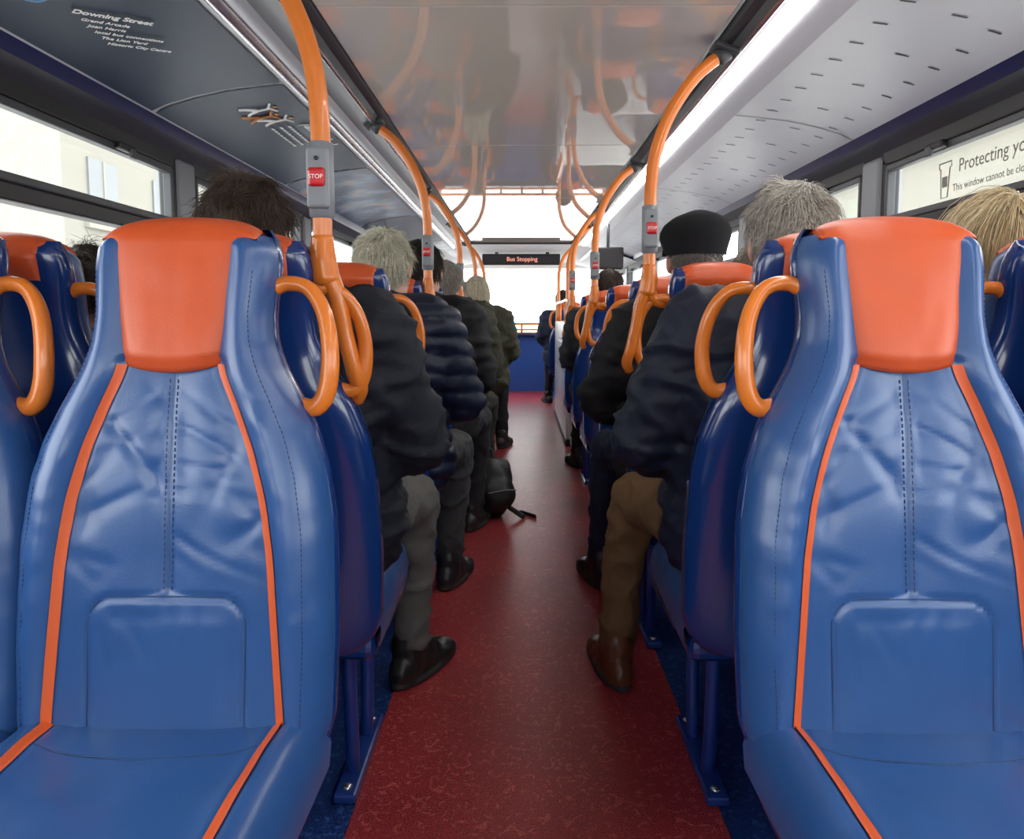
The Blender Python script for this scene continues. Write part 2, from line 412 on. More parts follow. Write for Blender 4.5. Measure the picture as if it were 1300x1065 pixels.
for sg,nm in((-1,'left'),(1,'right')):
    b=MB(); xc=CX+sg*(WX+.03)
    b.box((xc,(Y0+Y1)/2,.37),(.06,Y1-Y0,.82),'bluepanel')
    b.box((xc,(Y0+Y1)/2,1.73),(.06,Y1-Y0,.30),'dgrey')
    for p in PIL: b.box((xc-sg*.012,p,1.17),(.085,.13,.85),'grey',.012)
    b.box((xc-sg*.04,(Y0+Y1)/2,.765),(.05,Y1-Y0,.03),'dgrey',.01)
    b.box((xc-sg*.04,(Y0+Y1)/2,.08),(.04,Y1-Y0,.16),'grey',.01)
    b.obj('wall_'+nm)
    for a,c in zip(PIL[:-1],PIL[1:]):
        a2,c2=a+.065,c-.065; w=MB(); ym=(a2+c2)/2; ln=c2-a2; xf=CX+sg*(WX+.012)
        w.box((xf,ym,1.585),(.05,ln,.05),'black',.006); w.box((xf,ym,1.345),(.05,ln,.045),'black',.006); w.box((xf,ym,.795),(.05,ln,.03),'black',.006)
        for ye in(a2+.012,c2-.012): w.box((xf,ye,1.18),(.05,.028,.80),'black',.006)
        xs=xf-sg*.012
        w.box((xs,ym,1.548),(.03,ln-.06,.022),'dgrey',.004); w.box((xs,ym,1.378),(.03,ln-.06,.022),'dgrey',.004)
        for ye in(a2+.035,c2-.035): w.box((xs,ye,1.46),(.03,.018,.18),'dgrey',.004)
        for ye in(a2+.35,c2-.35):
            w.box((xs-sg*.02,ye,1.552),(.03,.09,.022),'black',.006); w.box((xs-sg*.034,ye+.02,1.54),(.012,.03,.03),'dgrey',.004)
        w.box((xf+sg*.005,ym,1.46),(.005,ln-.03,.20),'glass'); w.box((xf+sg*.005,ym,1.06),(.005,ln-.03,.53),'glass')
        w.obj('window_%d'%wn); wn+=1
b=MB()
b.box((CX,Y1-.02,.38),(2.42,.06,.82),'bluepanel',.01); b.box((CX,Y1-.02,1.80),(2.42,.06,.20),'white',.01)
b.box((CX,Y1-.10,.80),(2.4,.18,.05),'dgrey',.02)
b.obj('wall_front')
b=MB(); 
for x in(-1.17,1.17): b.box((CX+x,Y1-.02,1.26),(.07,.07,.90),'dgrey',.01)
b.box((CX,Y1-.02,1.26),(2.3,.006,.90),'glass'); b.obj('window_%d'%wn); wn+=1
b=MB(); yr=Y1-.22
b.tube([(CX-1.1,yr,.94),(CX+1.1,yr,.94)],.018,'pole',smooth=2)
b.tube([(CX-1.1,yr+.02,.86),(CX+1.1,yr+.02,.86)],.014,'pole',smooth=2)
for x in(-1.1,-.55,-.28,0,.28,.55,1.1): b.tube([(CX+x,yr,.94),(CX+x,yr+.06,.80)],.015,'pole',smooth=2)
b.obj('front_handrail')
b=MB()
b.box((CX,Y0+.02,.45),(2.42,.06,.95),'bluepanel',.01); b.box((CX,Y0+.02,1.75),(2.42,.06,.35),'dgrey',.01)
b.obj('wall_rear')
b=MB(); 
for x in(-1.1,1.1): b.box((CX+x,Y0+.02,1.25),(.2,.06,.66),'dgrey',.01)
b.box((CX,Y0+.02,1.25),(2.1,.006,.66),'glass'); b.obj('window_%d'%wn); wn+=1
b=MB(); b.box((CX-.01,8.95,L(.655)),(.92,.06,.13),'black',.01); b.box((CX-.01,8.917,L(.655)),(.86,.004,.09),'screen'); 
b.box((CX-.3,8.95,L(.73)),(.04,.04,.04),'dgrey'); b.box((CX+.3,8.95,L(.73)),(.04,.04,.04),'dgrey')
sg_=b.obj('stopping_display_sign')
text('sign_text','Bus Stopping',.07,'amber',(1,0,0),(0,0,1),(CX,8.912,L(.635)),sg_,align='CENTER')
# ---------------------------------------------------------------- stanchion poles
def pole(sg,yp,button=True,name='grab_pole'):
    X=lambda v: sg*v+.005
    b=MB()
    b.tube([(X(.357),yp,1.15),(X(.357),yp,1.26),(X(.357),yp,1.38),(X(.363),yp,1.47),(X(.382),yp,1.55),(X(.418),yp,1.63),(X(.470),yp,1.705),(X(.515),yp,1.745),(X(.555),yp,1.772)],.0172,'pole',n=18,smooth=8)
    b.box((X(.553),yp,1.778),(.075,.075,.014),'dgrey',.005,rot=(0,sg*.35,0))
    b.tube([(X(.535),yp,1.757),(X(.558),yp,1.775)],.024,'dgrey',smooth=2)
    b.tube([(X(.357),yp,1.20),(X(.357),yp,1.16),(X(.352),yp,1.12)],[.019,.024,.025],'pole',n=16,smooth=6)
    b.tube([(X(.352),yp,1.14),(X(.334),yp+.005,1.09),(X(.324),yp+.012,1.03),(X(.310),yp+.02,.96),(X(.303),yp+.035,.925),(X(.312),yp+.05,.90)],[.020,.017,.0155,.0155,.0155,.013],'pole',n=14,smooth=6)
    b.tube([(X(.352),yp,1.14),(X(.372),yp+.004,1.105),(X(.395),yp+.012,1.095),(X(.42),yp+.03,1.095)],[.02,.016,.015,.013],'pole',n=14,smooth=6)
    if button:
        b.tube([(X(.357),yp,1.235),(X(.357),yp,1.36)],.0225,'grey',n=18,smooth=2)
        b.box((X(.357),yp-.022,1.298),(.038,.02,.105),'grey',.006,seg=3)
        b.box((X(.357),yp-.034,1.298),(.030,.010,.032),'red',.006,seg=3)
        b.lathe_ell((X(.357),yp-.034,1.330),(.004,.003,.004),'black',8,6)
    o=b.obj(name)
    if button: text('stop_text','STOP',.0105,'wtext',(1,0,0),(0,0,1),(X(.357),yp-.0396,1.2945),o,align='CENTER',ext=.0003)
    return o
for n in(1,3,5,7,9): pole(-1,ROW(n)-.15,button=n in(1,3,5))
for n in(2,4,6): pole(1,ROW(n)-.15)
b=MB()
b.box((CX+.37,7.0,.50),(.04,2.0,1.0),'white',.015); b.box((CX+.78,6.0,.50),(.80,.04,1.0),'white',.015)
b.box((CX+.37,7.0,.03),(.05,2.02,.06),'dgrey',.01)
b.box((CX+.348,7.0,.70),(.008,1.7,.25),'lgrey',.003)
b.box((CX+.78,8.0,.50),(.80,.04,1.0),'white',.015)
b.tube([(CX+.37,6.02,.99),(CX+.37,6.02,1.12),(CX+.37,6.12,1.18),(CX+.37,7.0,1.18),(CX+.37,7.88,1.18),(CX+.37,7.98,1.12),(CX+.37,7.98,.99)],.017,'pole')
b.tube([(CX+.37,6.5,1.0),(CX+.37,6.5,1.18)],.015,'pole',smooth=2); b.tube([(CX+.37,7.4,1.0),(CX+.37,7.4,1.18)],.015,'pole',smooth=2)
for yy in (6.2,7.7): 
    b.tube([(CX+.37,yy,1.0),(CX+.37,yy,1.4),(CX+.38,yy,1.52),(CX+.43,yy,1.66),(CX+.55,yy,1.78)],.0172,'pole',n=14)
b.obj('stair_enclosure')
b=MB(); b.box((CX+.66,5.9,1.50),(.24,.05,.17),'black',.012); b.box((CX+.66,5.873,1.50),(.21,.004,.14),'screen'); b.tube([(CX+.66,5.9,1.58),(CX+.66,5.9,1.76)],.012,'dgrey',smooth=2); b.obj('cctv_monitor')
b=MB(); b.box((CX+1.165,3.02,1.46),(.004,.10,.12),'green',.001); sgn=b.obj('emergency_exit_sign')
text('exit_text','EXIT',.03,'wtext',(0,-1,0),(0,0,1),(CX+1.161,3.02,1.45),sgn,align='CENTER')
b=MB(); xg=CX+WX-.006
pth=[(xg,2.262,1.50),(xg,2.20,1.50),(xg,2.20,1.485),(xg,2.207,1.485),(xg,2.215,1.40),(xg,2.247,1.40),(xg,2.255,1.485),(xg,2.262,1.485),(xg,2.262,1.50)]
b.tube(pth,.002,'wsticker',n=6,smooth=0); b.box((xg,2.231,1.445),(.002,.026,.03),'wsticker')
st=b.obj('window_sticker')
text('sticker_line_1','Protecting you with',.052,'wsticker',(0,-1,0),(0,0,1),(xg,2.165,1.462),st)
text('sticker_line_2','This window cannot be closed',.028,'wsticker',(0,-1,0),(0,0,1),(xg,2.19,1.412),st)
def pz(x): return float(np.interp(x,[p[0] for p in PROF],[p[1] for p in PROF]))
def poster(y0,y1,m,nm,xa=.735,xb=1.12):
    b=MB(); xs=np.linspace(xa,xb,10)
    b.extr([(CX-x,L(pz(x)-.004)) for x in xs],y0,y1,m)
    return b.obj(nm)
po=poster(-.2,2.28,'poster','route_map_poster')
phi=math.radians(42)
def ptext(s,size,x,y,ph,parent,m='wtext',shear=0,off=0):
    sl=Vector((.14,0,pz(abs(x)-.14)-pz(abs(x)))).normalized()
    X=Vector((0,1,0))*math.cos(ph)+sl*math.sin(ph); n=Vector((0,1,0)).cross(sl)
    n=-n if n.z>0 else n
    Y=n.cross(X)
    text('poster_text',s,size,m,X,Y,(CX+x,y,L(pz(abs(x))-.009)),parent,shear=shear,off=off)
xx=-.985
for k,(s_,z_) in enumerate((('Downing Street',.0265),('Grand Arcade',.0180),('Joan Harris',.0180),('local bus connections',.0180),('The Lion Yard',.0180),('Historic City Centre',.0180))):
    ptext(s_,z_,xx-.004*k,1.655+k*.034+(.006 if k else 0),phi,po,off=.0006 if k==0 else .0002)
b=MB()
loop=[(-1.00,1.25),(-.975,1.42),(-.968,1.53),(-.985,1.58),(-1.02,1.575),(-1.04,1.48),(-1.05,1.25)]
b.tube([(CX+x,y,L(pz(abs(x))-.007)) for x,y in loop],.0032,'btext',n=6)
b.tube([(CX+x,y,L(pz(abs(x))-.007)) for x,y in ((-1.015,1.25),(-.99,1.42),(-.984,1.52),(-.995,1.555),(-1.015,1.55),(-1.025,1.48))],.0014,'btext',n=6)
o=b.obj('route_line'); o.parent=po
po2=poster(2.30,3.55,'poster','advert_poster')
ptext('(and relax)',.075,-.80,2.72,0,po2,shear=.2,off=.0008)
for k in range(3): ptext('take the bus into the city centre today',.018,-.85-.03*k,2.72,0,po2)
b=MB()
def pp(x,y): return (CX+x,y,L(pz(abs(x))-.006))
for (fx,fy,m_) in((-.84,2.50,'wtext'),(-.86,2.58,'parm'),(-.83,2.64,'wtext')):
    b.tube([pp(fx,fy),pp(fx-.045,fy+.01)],.010,m_,n=8,smooth=3,flat=(1,.3))
    b.lathe_ell(pp(fx+.018,fy-.002),(.009,.009,.002),'parm',10,6)
    for dx,dy in((-.09,-.03),(-.085,.045)): b.tube([pp(fx-.04,fy+.01),pp(fx+dx*.8,fy+dy*.6),pp(fx+dx,fy+dy)],.005,m_,n=6,smooth=3)
    for dy in(-.04,.045): b.tube([pp(fx-.005,fy),pp(fx+.012,fy+dy)],.004,m_,n=6,smooth=3)
o=b.obj('printed_picture'); o.parent=po2
poster(3.57,5.2,'pic','picture_poster'); poster(5.22,7.0,'poster','advert_poster'); poster(7.02,8.8,'pic','picture_poster')

# ---------------------------------------------------------------- outside
b=MB(); b.box((0,10,-2.6),(90,90,.1),'asphalt'); b.obj('street_ground')
for sg in(-1,1):
    b=MB(); X=sg*9.5; ya,yb,zt=(14.5,30,6.2) if sg<0 else (11,30,4.6)
    b.box((X,(ya+yb)/2,(zt-2.55)/2),(1.5,yb-ya,zt+2.55),'facade')
    for k in range(5):
        for z in(-.6,1.5,3.6):
            if z+1<zt:
                b.box((X-sg*.76,ya+1.4+k*2.7,z),(.06,1.1,1.3),'panedark'); b.box((X-sg*.78,ya+1.4+k*2.7,z-.72),(.12,1.4,.1),'facade'); b.box((X-sg*.79,ya+1.4+k*2.7,z),(.04,.05,1.3),'facade')
    b.box((X-sg*.1,(ya+yb)/2,zt+.05),(1.8,yb-ya+.2,.18),'facade')
    b.obj('street_building')

# ---------------------------------------------------------------- people
def cap_mesh(mb,p0,p1,r0,r1,m='grey',n=14):
    p0,p1=Vector(p0),Vector(p1); d=p1-p0
    if d.length<1e-5: d=Vector((0,0,1e-3)); p1=p0+d
    T=d.normalized(); u=T.orthogonal().normalized(); w=T.cross(u); rings=[]
    for i in range(6):
        a=-math.pi/2+.12+(math.pi/2-.12)*i/5; rings.append((p0+T*r0*math.sin(a),r0*math.cos(a)))
    for i in range(6):
        a=(math.pi/2-.12)*i/5; rings.append((p1+T*r1*math.sin(a),r1*math.cos(a)))
    R=[[c+(u*math.cos(t)+w*math.sin(t))*r for t in [2*math.pi*k/n for k in range(n)]] for c,r in rings]
    o=len(mb.v); mb.grid(R,m,closeu=True)
    mb.f.append(tuple(range(o+n-1,o-1,-1))); Lx=o+(len(R)-1)*n; mb.f.append(tuple(range(Lx,Lx+n))); mb.m+=[0,0]; mb.s+=[True]*2
def remesh(parts,vox,sm=4,fac=.5):
    mb=MB()
    for p in parts:
        if p[0]=='c': cap_mesh(mb,*p[1:5])
        else: mb.lathe_ell(p[1],p[2],'grey',18,12,rot=p[4] if len(p)>4 else None)
    ob=mb.obj('tmp'); r=ob.modifiers.new('r','REMESH'); r.mode='VOXEL'; r.voxel_size=vox; r.adaptivity=0
    s=ob.modifiers.new('s','SMOOTH'); s.factor=fac; s.iterations=sm
    dg=bpy.context.evaluated_depsgraph_get(); dg.update(); me=bpy.data.meshes.new_from_object(ob.evaluated_get(dg))
    V=np.empty(len(me.vertices)*3); me.vertices.foreach_get('co',V); V=V.reshape(-1,3)
    Nn=np.empty(len(me.vertices)*3); me.vertices.foreach_get('normal',Nn); Nn=Nn.reshape(-1,3)
    F=[tuple(p.vertices) for p in me.polygons]
    old=ob.data; bpy.data.objects.remove(ob); bpy.data.meshes.remove(old); bpy.data.meshes.remove(me)
    return V,Nn,F
def dist(parts,C):
    D=[]
    for p in parts:
        if p[0]=='c':
            a,b_=np.array(p[1],float),np.array(p[2],float); d=b_-a; t=np.clip(((C-a)@d)/(d@d+1e-9),0,1)
            D.append(np.linalg.norm(C-(a+t[:,None]*d),axis=1)-(p[3]+(p[4]-p[3])*t))
        else:
            c=np.array(p[1]); r=np.array(p[2]); q=(C-c)
            if len(p)>4 and p[4]: q=q@np.array(Euler(p[4]).to_matrix())
            D.append((np.linalg.norm(q/r,axis=1)-1)*min(r))
    return np.array(D)
hp=[('e',(0,.045,0),(.040,.050,.015),0),('e',(0,.075,.002),(.041,.022,.013),0),('c',(0,-.04,0),(0,.02,0),.026,.026)]
for fx,ln,an in((.031,.070,.05),(.011,.080,.01),(-.011,.074,-.03),(-.031,.058,-.09)):
    p=Vector((fx,.085,.002)); d=Vector((math.sin(an),math.cos(an),-.10)); r=.0092
    for k,(f,be) in enumerate(((.45,.25),(.32,.45),(.23,.55))):
        q=p+d.normalized()*ln*f; hp.append(('c',tuple(p),tuple(q),r,r*.92)); p=q; r*=.92; d=d+Vector((0,0,-be))
hp.append(('c',(.026,.015,-.004),(.048,.045,-.008),.014,.0115)); hp.append(('c',(.048,.045,-.008),(.057,.072,-.014),.0112,.0095)); hp.append(('c',(.057,.072,-.014),(.058,.095,-.02),.0095,.008))
HV,HN,HF=remesh(hp,.0042,2)
sp=[('e',(0,-.035,.04),(.040,.052,.05),0),('e',(0,.05,.035),(.042,.09,.045),0),('e',(0,.13,.024),(.050,.078,.040),0),('c',(0,-.015,.05),(0,-.015,.115),.045,.046),('e',(0,.06,.010),(.049,.150,.024),0),('c',(0,.03,.08),(0,.09,.06),.033,.030)]
SV,SN,SF=remesh(sp,.0062,2); SV[:,2]=np.maximum(SV[:,2],0)
for i in range(len(SV)):
    if SV[i][2]>.03: SV[i]+=SN[i]*.003*noise.noise(Vector(SV[i])*45)
hd=[('e',(0,-.012,.030),(.076,.093,.090),0),('e',(0,.028,-.025),(.060,.064,.085),0),('e',(0,.045,-.082),(.040,.042,.035),0),
 ('c',(0,.088,.012),(0,.108,-.022),.008,.013),('e',(.013,.096,-.026),(.009,.010,.008),0),('e',(-.013,.096,-.026),(.009,.010,.008),0),
 ('c',(-.035,.078,.028),(.035,.078,.028),.013,.013),('e',(.038,.062,-.02),(.022,.02,.018),0),('e',(-.038,.062,-.02),(.022,.02,.018),0),
 ('c',(-.016,.088,-.056),(.016,.088,-.056),.0085,.0085),('c',(-.013,.087,-.066),(.013,.087,-.066),.008,.008),('e',(0,.076,-.098),(.018,.016,.014),0),
 ('e',(.079,-.008,-.002),(.009,.019,.031),0,(0,0,.35)),('e',(-.079,-.008,-.002),(.009,.019,.031),0,(0,0,-.35)),
 ('c',(0,-.022,-.05),(0,-.045,-.19),.056,.062),('c',(-.02,-.01,-.06),(.02,-.01,-.06),.055,.055)]
DV,DN,DF=remesh(hd,.0062,2)
def skinmat(c): 
    m=mat('skin',c,.5,bump=.1,bscale=300,bdist=.001,var=.12,vscale=25); m.node_tree.nodes['Principled BSDF'].inputs['Subsurface Weight'].default_value=.08
    m.node_tree.nodes['Principled BSDF'].inputs['Subsurface Radius'].default_value=(.01,.004,.002); return m
SK=skinmat((.56,.30,.22)); SKP=skinmat((.62,.36,.28)); LIP=mat('lips',(.45,.16,.14),.45); EYE=mat('eye_white',(.75,.73,.7),.2); IRIS=mat('iris',(.04,.05,.06),.1)
SOLE=mat('shoe_sole',(.03,.03,.03),.7)
_h={}
def hairmat(c):
    if c not in _h: _h[c]=mat('hair',c,.42,spec=.4,var=.4,vscale=110)
    return _h[c]
def hmask(p,style):
    x,y,z=p
    if y>.03: return z>.062
    if y>-.03: return z> .0+ (y+.03)*1.0 if abs(x)>.05 else z>.02
    if style=='long': return z>-.075
    return z>-.050
def add_hair(mb,T,col,style,N,seed,length,curl,lift):
    rng=np.random.RandomState(seed); c=np.array((0,-.012,.030)); r=np.array((.076,.093,.090))*1.035
    hm=hairmat(col)
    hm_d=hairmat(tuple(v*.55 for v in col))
    nu,nv=48,30
    pts=[[None]*nu for _ in range(nv)]
    for i in range(nv):
        a=-1.1+ (math.pi/2-.01+1.1)*i/(nv-1)
        for j in range(nu):
            t=2*math.pi*j/nu; n=np.array((math.cos(a)*math.cos(t),math.cos(a)*math.sin(t),math.sin(a)))
            q=c+n*r*(.99+.04*noise.noise(Vector(n*6+seed)))
            if q[2]<-.01: q[:2]*=max(.82,1+(q[2]+.01)*2.2)
            pts[i][j]=q
    flat=[p for r_ in pts for p in r_]; F=[]
    for i in range(nv-1):
        for j in range(nu):
            k=(j+1)%nu; cc=(pts[i][j]+pts[i+1][k])/2
            if hmask(cc,style): F.append((i*nu+j,i*nu+k,(i+1)*nu+k,(i+1)*nu+j))
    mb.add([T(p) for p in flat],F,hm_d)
    n=rng.normal(size=(N*3,3)); n/=np.linalg.norm(n,axis=1)[:,None]; p=c+n*r*.99
    ok=np.array([hmask(q,style) for q in p]); p=p[ok][:N]; n=n[ok][:N]; N=len(p)
    lo=p[:,2]<-.01; p[lo,:2]*=np.maximum(.82,1+(p[lo,2]+.01)*2.2)[:,None]
    crown=np.array((.015,-.055,.115)); f=p-crown; f-=n*np.sum(f*n,axis=1)[:,None]; f/=np.linalg.norm(f,axis=1)[:,None]+1e-6
    ln=length*(.5+.75*rng.rand(N)); K=5 if style!='long' else 10; paths=np.zeros((N,K+1,3)); paths[:,0]=p
    clump=np.array([[noise.noise(Vector(q*32+seed+k*9)) for k in range(3)] for q in p])
    d=f+n*(lift*(.7+.8*rng.rand(N)))[:,None]+clump*curl*2.2+rng.normal(size=(N,3))*.14
    d/=np.linalg.norm(d,axis=1)[:,None]
    for k in range(1,K+1):
        d=d+np.array((0,0,-.18 if style!='long' else -.5))+rng.normal(size=(N,3))*.10*curl + (clump[:,[1,2,0]]*curl*1.2*math.sin(k*1.3))-n*(.06 if style!='long' else 0)
        d/=np.linalg.norm(d,axis=1)[:,None]
        q=paths[:,k-1]+d*(ln/K)[:,None]
        e=(q-c)/r; m_=np.linalg.norm(e,axis=1); ins=(m_<1.03)&(q[:,2]>-.06)
        q[ins]=c+(e[ins]/m_[ins][:,None]*(1.03+.06*rng.rand(ins.sum()))[:,None])*r
        if style=='long':
            low=q[:,2]<-.03; rad=np.linalg.norm(q[:,:2]-c[:2],axis=1)
            s_=low&(rad>.10); q[s_,:2]=c[:2]+(q[s_,:2]-c[:2])*(.10/rad[s_])[:,None]
            fr=low&(q[:,1]>.03); q[fr,1]=.03+rng.rand(fr.sum())*.02
        paths[:,k]=q
    tan=np.gradient(paths,axis=1); tan/=np.linalg.norm(tan,axis=2)[:,:,None]+1e-9
    u=np.cross(tan,np.array((.3,.5,.8))); u/=np.linalg.norm(u,axis=2)[:,:,None]+1e-9; w=np.cross(tan,u)
    rad=(.00085 if N>2600 else .0013)*np.linspace(1,.35,K+1)[None,:,None]
    V=[]
    for a in(0,2.09,4.19): V.append(paths+(u*math.cos(a)+w*math.sin(a))*rad)
    V=np.stack(V,axis=2).reshape(-1,3)
    base=np.arange(N)[:,None]*(K+1)*3
    F=[]; FM=[]
    darkm=rng.rand(N)<.3
    for k in range(K):
        for a in range(3):
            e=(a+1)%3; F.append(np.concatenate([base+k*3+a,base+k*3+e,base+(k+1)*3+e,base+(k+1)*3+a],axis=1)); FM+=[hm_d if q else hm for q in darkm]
    F=np.concatenate(F).tolist()
    mb.add(T.arr(V),F,FM)
class TF:
    def __init__(s,rot,loc,sc=1): s.R=np.array(Euler(rot).to_matrix())*sc; s.l=np.array(loc,float)
    def __call__(s,p): return s.R@np.array(p)+s.l
    def arr(s,V): return np.asarray(V)@s.R.T+s.l
def person(name,x,y0,jacket,trous,hair,shoe,sc=1.0,hx=0,hz=-.03,hrot=(0,0,0),bulk=.02,style='short',nh=3200,hl=.045,curl=.4,lift=.5,skin=SK,vox=.013,
           puffer=False,hood=False,cap=None,elb=(.245,.245),knee=(.13,.15),foot=(.14,.17),seed=1,toe=.25,lean=0,armz=0,slim=1,jr=.72):
    J=mat('jacket',jacket,jr if not puffer else .45,spec=.35,bump=.35,bscale=260,bdist=.001,var=.2,vscale=12)
    Tm=mat('trousers',trous,.8,spec=.3,bump=.4,bscale=220,bdist=.001,var=.15,vscale=18); SH=mat('shoe_leather',shoe,.4,bump=.2,bscale=80,var=.2,vscale=30)
    k=bulk; parts=[]
    def c(p0,p1,r0,r1,m): parts.append(('c',p0,p1,r0,r1,m))
    def e(p,r,m,rot=None): parts.append(('e',p,r,m,rot))
    sh=.165*slim; lx=lean
    c((-.10*slim,.13,.60),(.10*slim,.13,.60),.125+k*.4,.125+k*.4,0)
    c((-.075,.12,.74),(.075,.12,.74),.115+k,.115+k,0)
    c((lx*.6-.10*slim,.075,.91),(lx*.6+.10*slim,.075,.91),.112+k,.112+k,0)
    c((lx*.8-.11*slim,.055,1.0),(lx*.8+.11*slim,.055,1.0),.09+k,.09+k,0)
    c((lx-sh,.045,1.035),(lx+sh,.045,1.035),.062+k*.8,.062+k*.8,0)
    c((0,.13,.62),(lx*.6,.08,.95),.13+k,.125+k,0)
    c((lx,.045,1.04),(lx+hx*.25,.05,1.10),.088+k*.6,.062,0)
    for a in np.linspace(0,2*math.pi,13)[:-1]:
        a2=a+2*math.pi/12; f=lambda t:(lx+hx*.3+.066*math.cos(t),.045+.066*math.sin(t),1.110 -.012*math.sin(t))
        c(f(a),f(a2),.015,.015,0)
    if hood:
        e((lx,-.035,1.09),(.125,.062,.085),0,(-.3,0,0)); e((lx,-.02,1.13),(.10,.05,.04),0,(-.5,0,0)); c((lx-.09,.05,1.12),(lx-.05,-.05,1.14),.03,.03,0); c((lx+.09,.05,1.12),(lx+.05,-.05,1.14),.03,.03,0)
    hands=[]
    for sg,i in((-1,0),(1,1)):
        S0=(lx+sg*(sh+.022),.045,1.025); E=(lx*.5+sg*elb[i],.115,.79+armz); Wp=(sg*.135,.36,.700)
        c(S0,E,.062+k*.7,.053+k*.5,0); c(E,Wp,.054+k*.5,.041+k*.2,0)
        hands.append((sg,Wp))
        kn=(sg*knee[i],.56,.555); an=(sg*foot[i],.60,.115)
        c((sg*.085,.15,.575),kn,.092,.070,1); c(kn,(kn[0]*.5+an[0]*.5,.595,.34),.070,.060,1); c((kn[0]*.5+an[0]*.5,.595,.34),an,.060,.055,1)
        c((sg*.09,.16,.60),(sg*.105,.30,.595),.10+k*.4,.092+k*.4,0)
    V,Nn,F=remesh(parts,vox,5)
    D=dist(parts,V); mats=np.array([p[5] if p[0]=='c' else p[3] for p in parts]); vm=mats[D.argmin(axis=0)]
    for i in range(len(V)):
        p=Vector(V[i])
        if vm[i]==0:
            q=noise.noise(Vector((p.x*6+seed+p.z*3,p.y*6,p.z*17))); q2=noise.noise(Vector((p.x*14-p.z*9,p.y*14,p.z*26+seed)))
            d=.012*(math.exp(-(q/.17)**2)-.4)+.006*(math.exp(-(q2/.15)**2)-.4)
            if puffer: d=d*.4+.013*abs(math.sin((p.z+ .12*p.y)*math.pi/.055))**.6-.006
        else:
            q=noise.noise(Vector((p.x*8,p.y*11+seed,p.z*11))); q2=noise.noise(Vector((p.x*20,p.y*20,p.z*24+seed)))
            d=.009*(math.exp(-(q/.15)**2)-.4)+.004*(math.exp(-(q2/.15)**2)-.4)
        V[i]+=Nn[i]*d
    fm=[]
    for f in F:
        s_=sum(vm[j] for j in f); fm.append(J if s_<len(f)/2 else Tm)
    G=TF((0,0,0),(x,y0,0),sc)
    G.l[2]=.49*(1-sc)
    mb=MB(); mb.add(G.arr(V),F,fm)
    for sg,Wp in hands:
        hv=HV.copy()
        hf=HF
        if sg>0: hv[:,0]*=-1; hf=[f[::-1] for f in HF]
        t=TF((-.12,0,sg*.25),(Wp[0],Wp[1]+.012,Wp[2]-.004)); mb.add(G.arr(t.arr(hv)),hf,skin)
        fx=foot[0 if sg<0 else 1]
        t=TF((0,0,-sg*toe),(sg*fx,.60,0),1/sc*1.05)
        sv=t.arr(SV)
        sm=[SOLE if np.mean([SV[j][2] for j in f])<.022 else SH for f in SF]
        gv=G.arr(sv); gv[:,2]-=gv[:,2].min(); mb.add(gv,SF,sm)
    hp_=(lx+hx,.085,1.245+hz); t1=TF(hrot,hp_,1.0)
    comp=TF((0,0,0),(0,0,0)); comp.R=G.R@t1.R; comp.l=G.R@t1.l+G.l
    fl=[]
    for f in DF:
        m3=DV[list(f)].mean(axis=0); fl.append(LIP if (m3[1]>.088 and -.072<m3[2]<-.052 and abs(m3[0])<.022) else skin)
    mb.add(comp.arr(DV),DF,fl)
    for sg in(-1,1):
        e2=MB(); e2.lathe_ell((sg*.031,.079,.010),(.0135,.012,.009),'white',12,8); mb.add(comp.arr(np.array(e2.v)),e2.f,EYE)
        e2=MB(); e2.lathe_ell((sg*.031,.0895,.010),(.0055,.003,.0055),'white',10,6); mb.add(comp.arr(np.array(e2.v)),e2.f,IRIS)
        e2=MB(); e2.tube([(sg*.016,.094,.030),(sg*.032,.093,.035),(sg*.048,.084,.031)],.003,'white',n=6,smooth=3); mb.add(comp.arr(np.array(e2.v)),e2.f,hairmat(hair))
    add_hair(mb,comp,hair,style,nh,seed,hl,curl,lift)
    if cap:
        e2=MB(); cm=mat('cap_wool',cap,.9,spec=.2,bump=.6,bscale=250,bdist=.001,var=.3,vscale=60)
        n=36; rows=[]
        for (rr,z) in ((1.03,.026),(1.07,.046),(1.14,.060),(1.19,.078),(1.18,.094),(1.09,.110),(.92,.121),(.62,.128),(.3,.131),(.02,.132)):
            rows.append([(.090*rr*math.cos(t),-.010+(.107*rr+.012*(rr>.5)*max(0,math.sin(t)))*math.sin(t),z-.022*math.sin(t)*(z-.026)/.09-(.006 if z<.055 and math.sin(t)<0 else 0)) for t in [2*math.pi*j/n for j in range(n)]])
        e2.grid(rows,'white',closeu=True); mb.add(comp.arr(np.array(e2.v)),e2.f,cm)
        br=[[(xx_,.080+q*.060*(1-(xx_/.085)**2)**.5,.056-.018*q*q-.2*abs(xx_)**1.5) for xx_ in np.linspace(-.080,.080,14)] for q in np.linspace(0,1,6)]
        e2=MB(); e2.grid(br,'white'); e2.grid([[ (a_,b_,c_-.006) for a_,b_,c_ in r] for r in br],'white'); mb.add(comp.arr(np.array(e2.v)),e2.f,cm)
    return mb.obj(name)
XL,XR=SEATX['L'][0],SEATX['R'][0]; XLW,XRW=SEATX['L'][1],SEATX['R'][1]
navy=(.007,.010,.026); blk=(.006,.006,.008)
person('seated_man',XL+.015,ROW(1),(.007,.009,.016),(.10,.095,.09),(.085,.055,.038),(.015,.015,.015),hx=-.085,hz=-.026,bulk=.030,nh=6500,hl=.050,curl=.6,lift=.45,hood=True,elb=(.25,.265),knee=(.13,.19),foot=(.14,.17),seed=11,toe=.45,vox=.011)
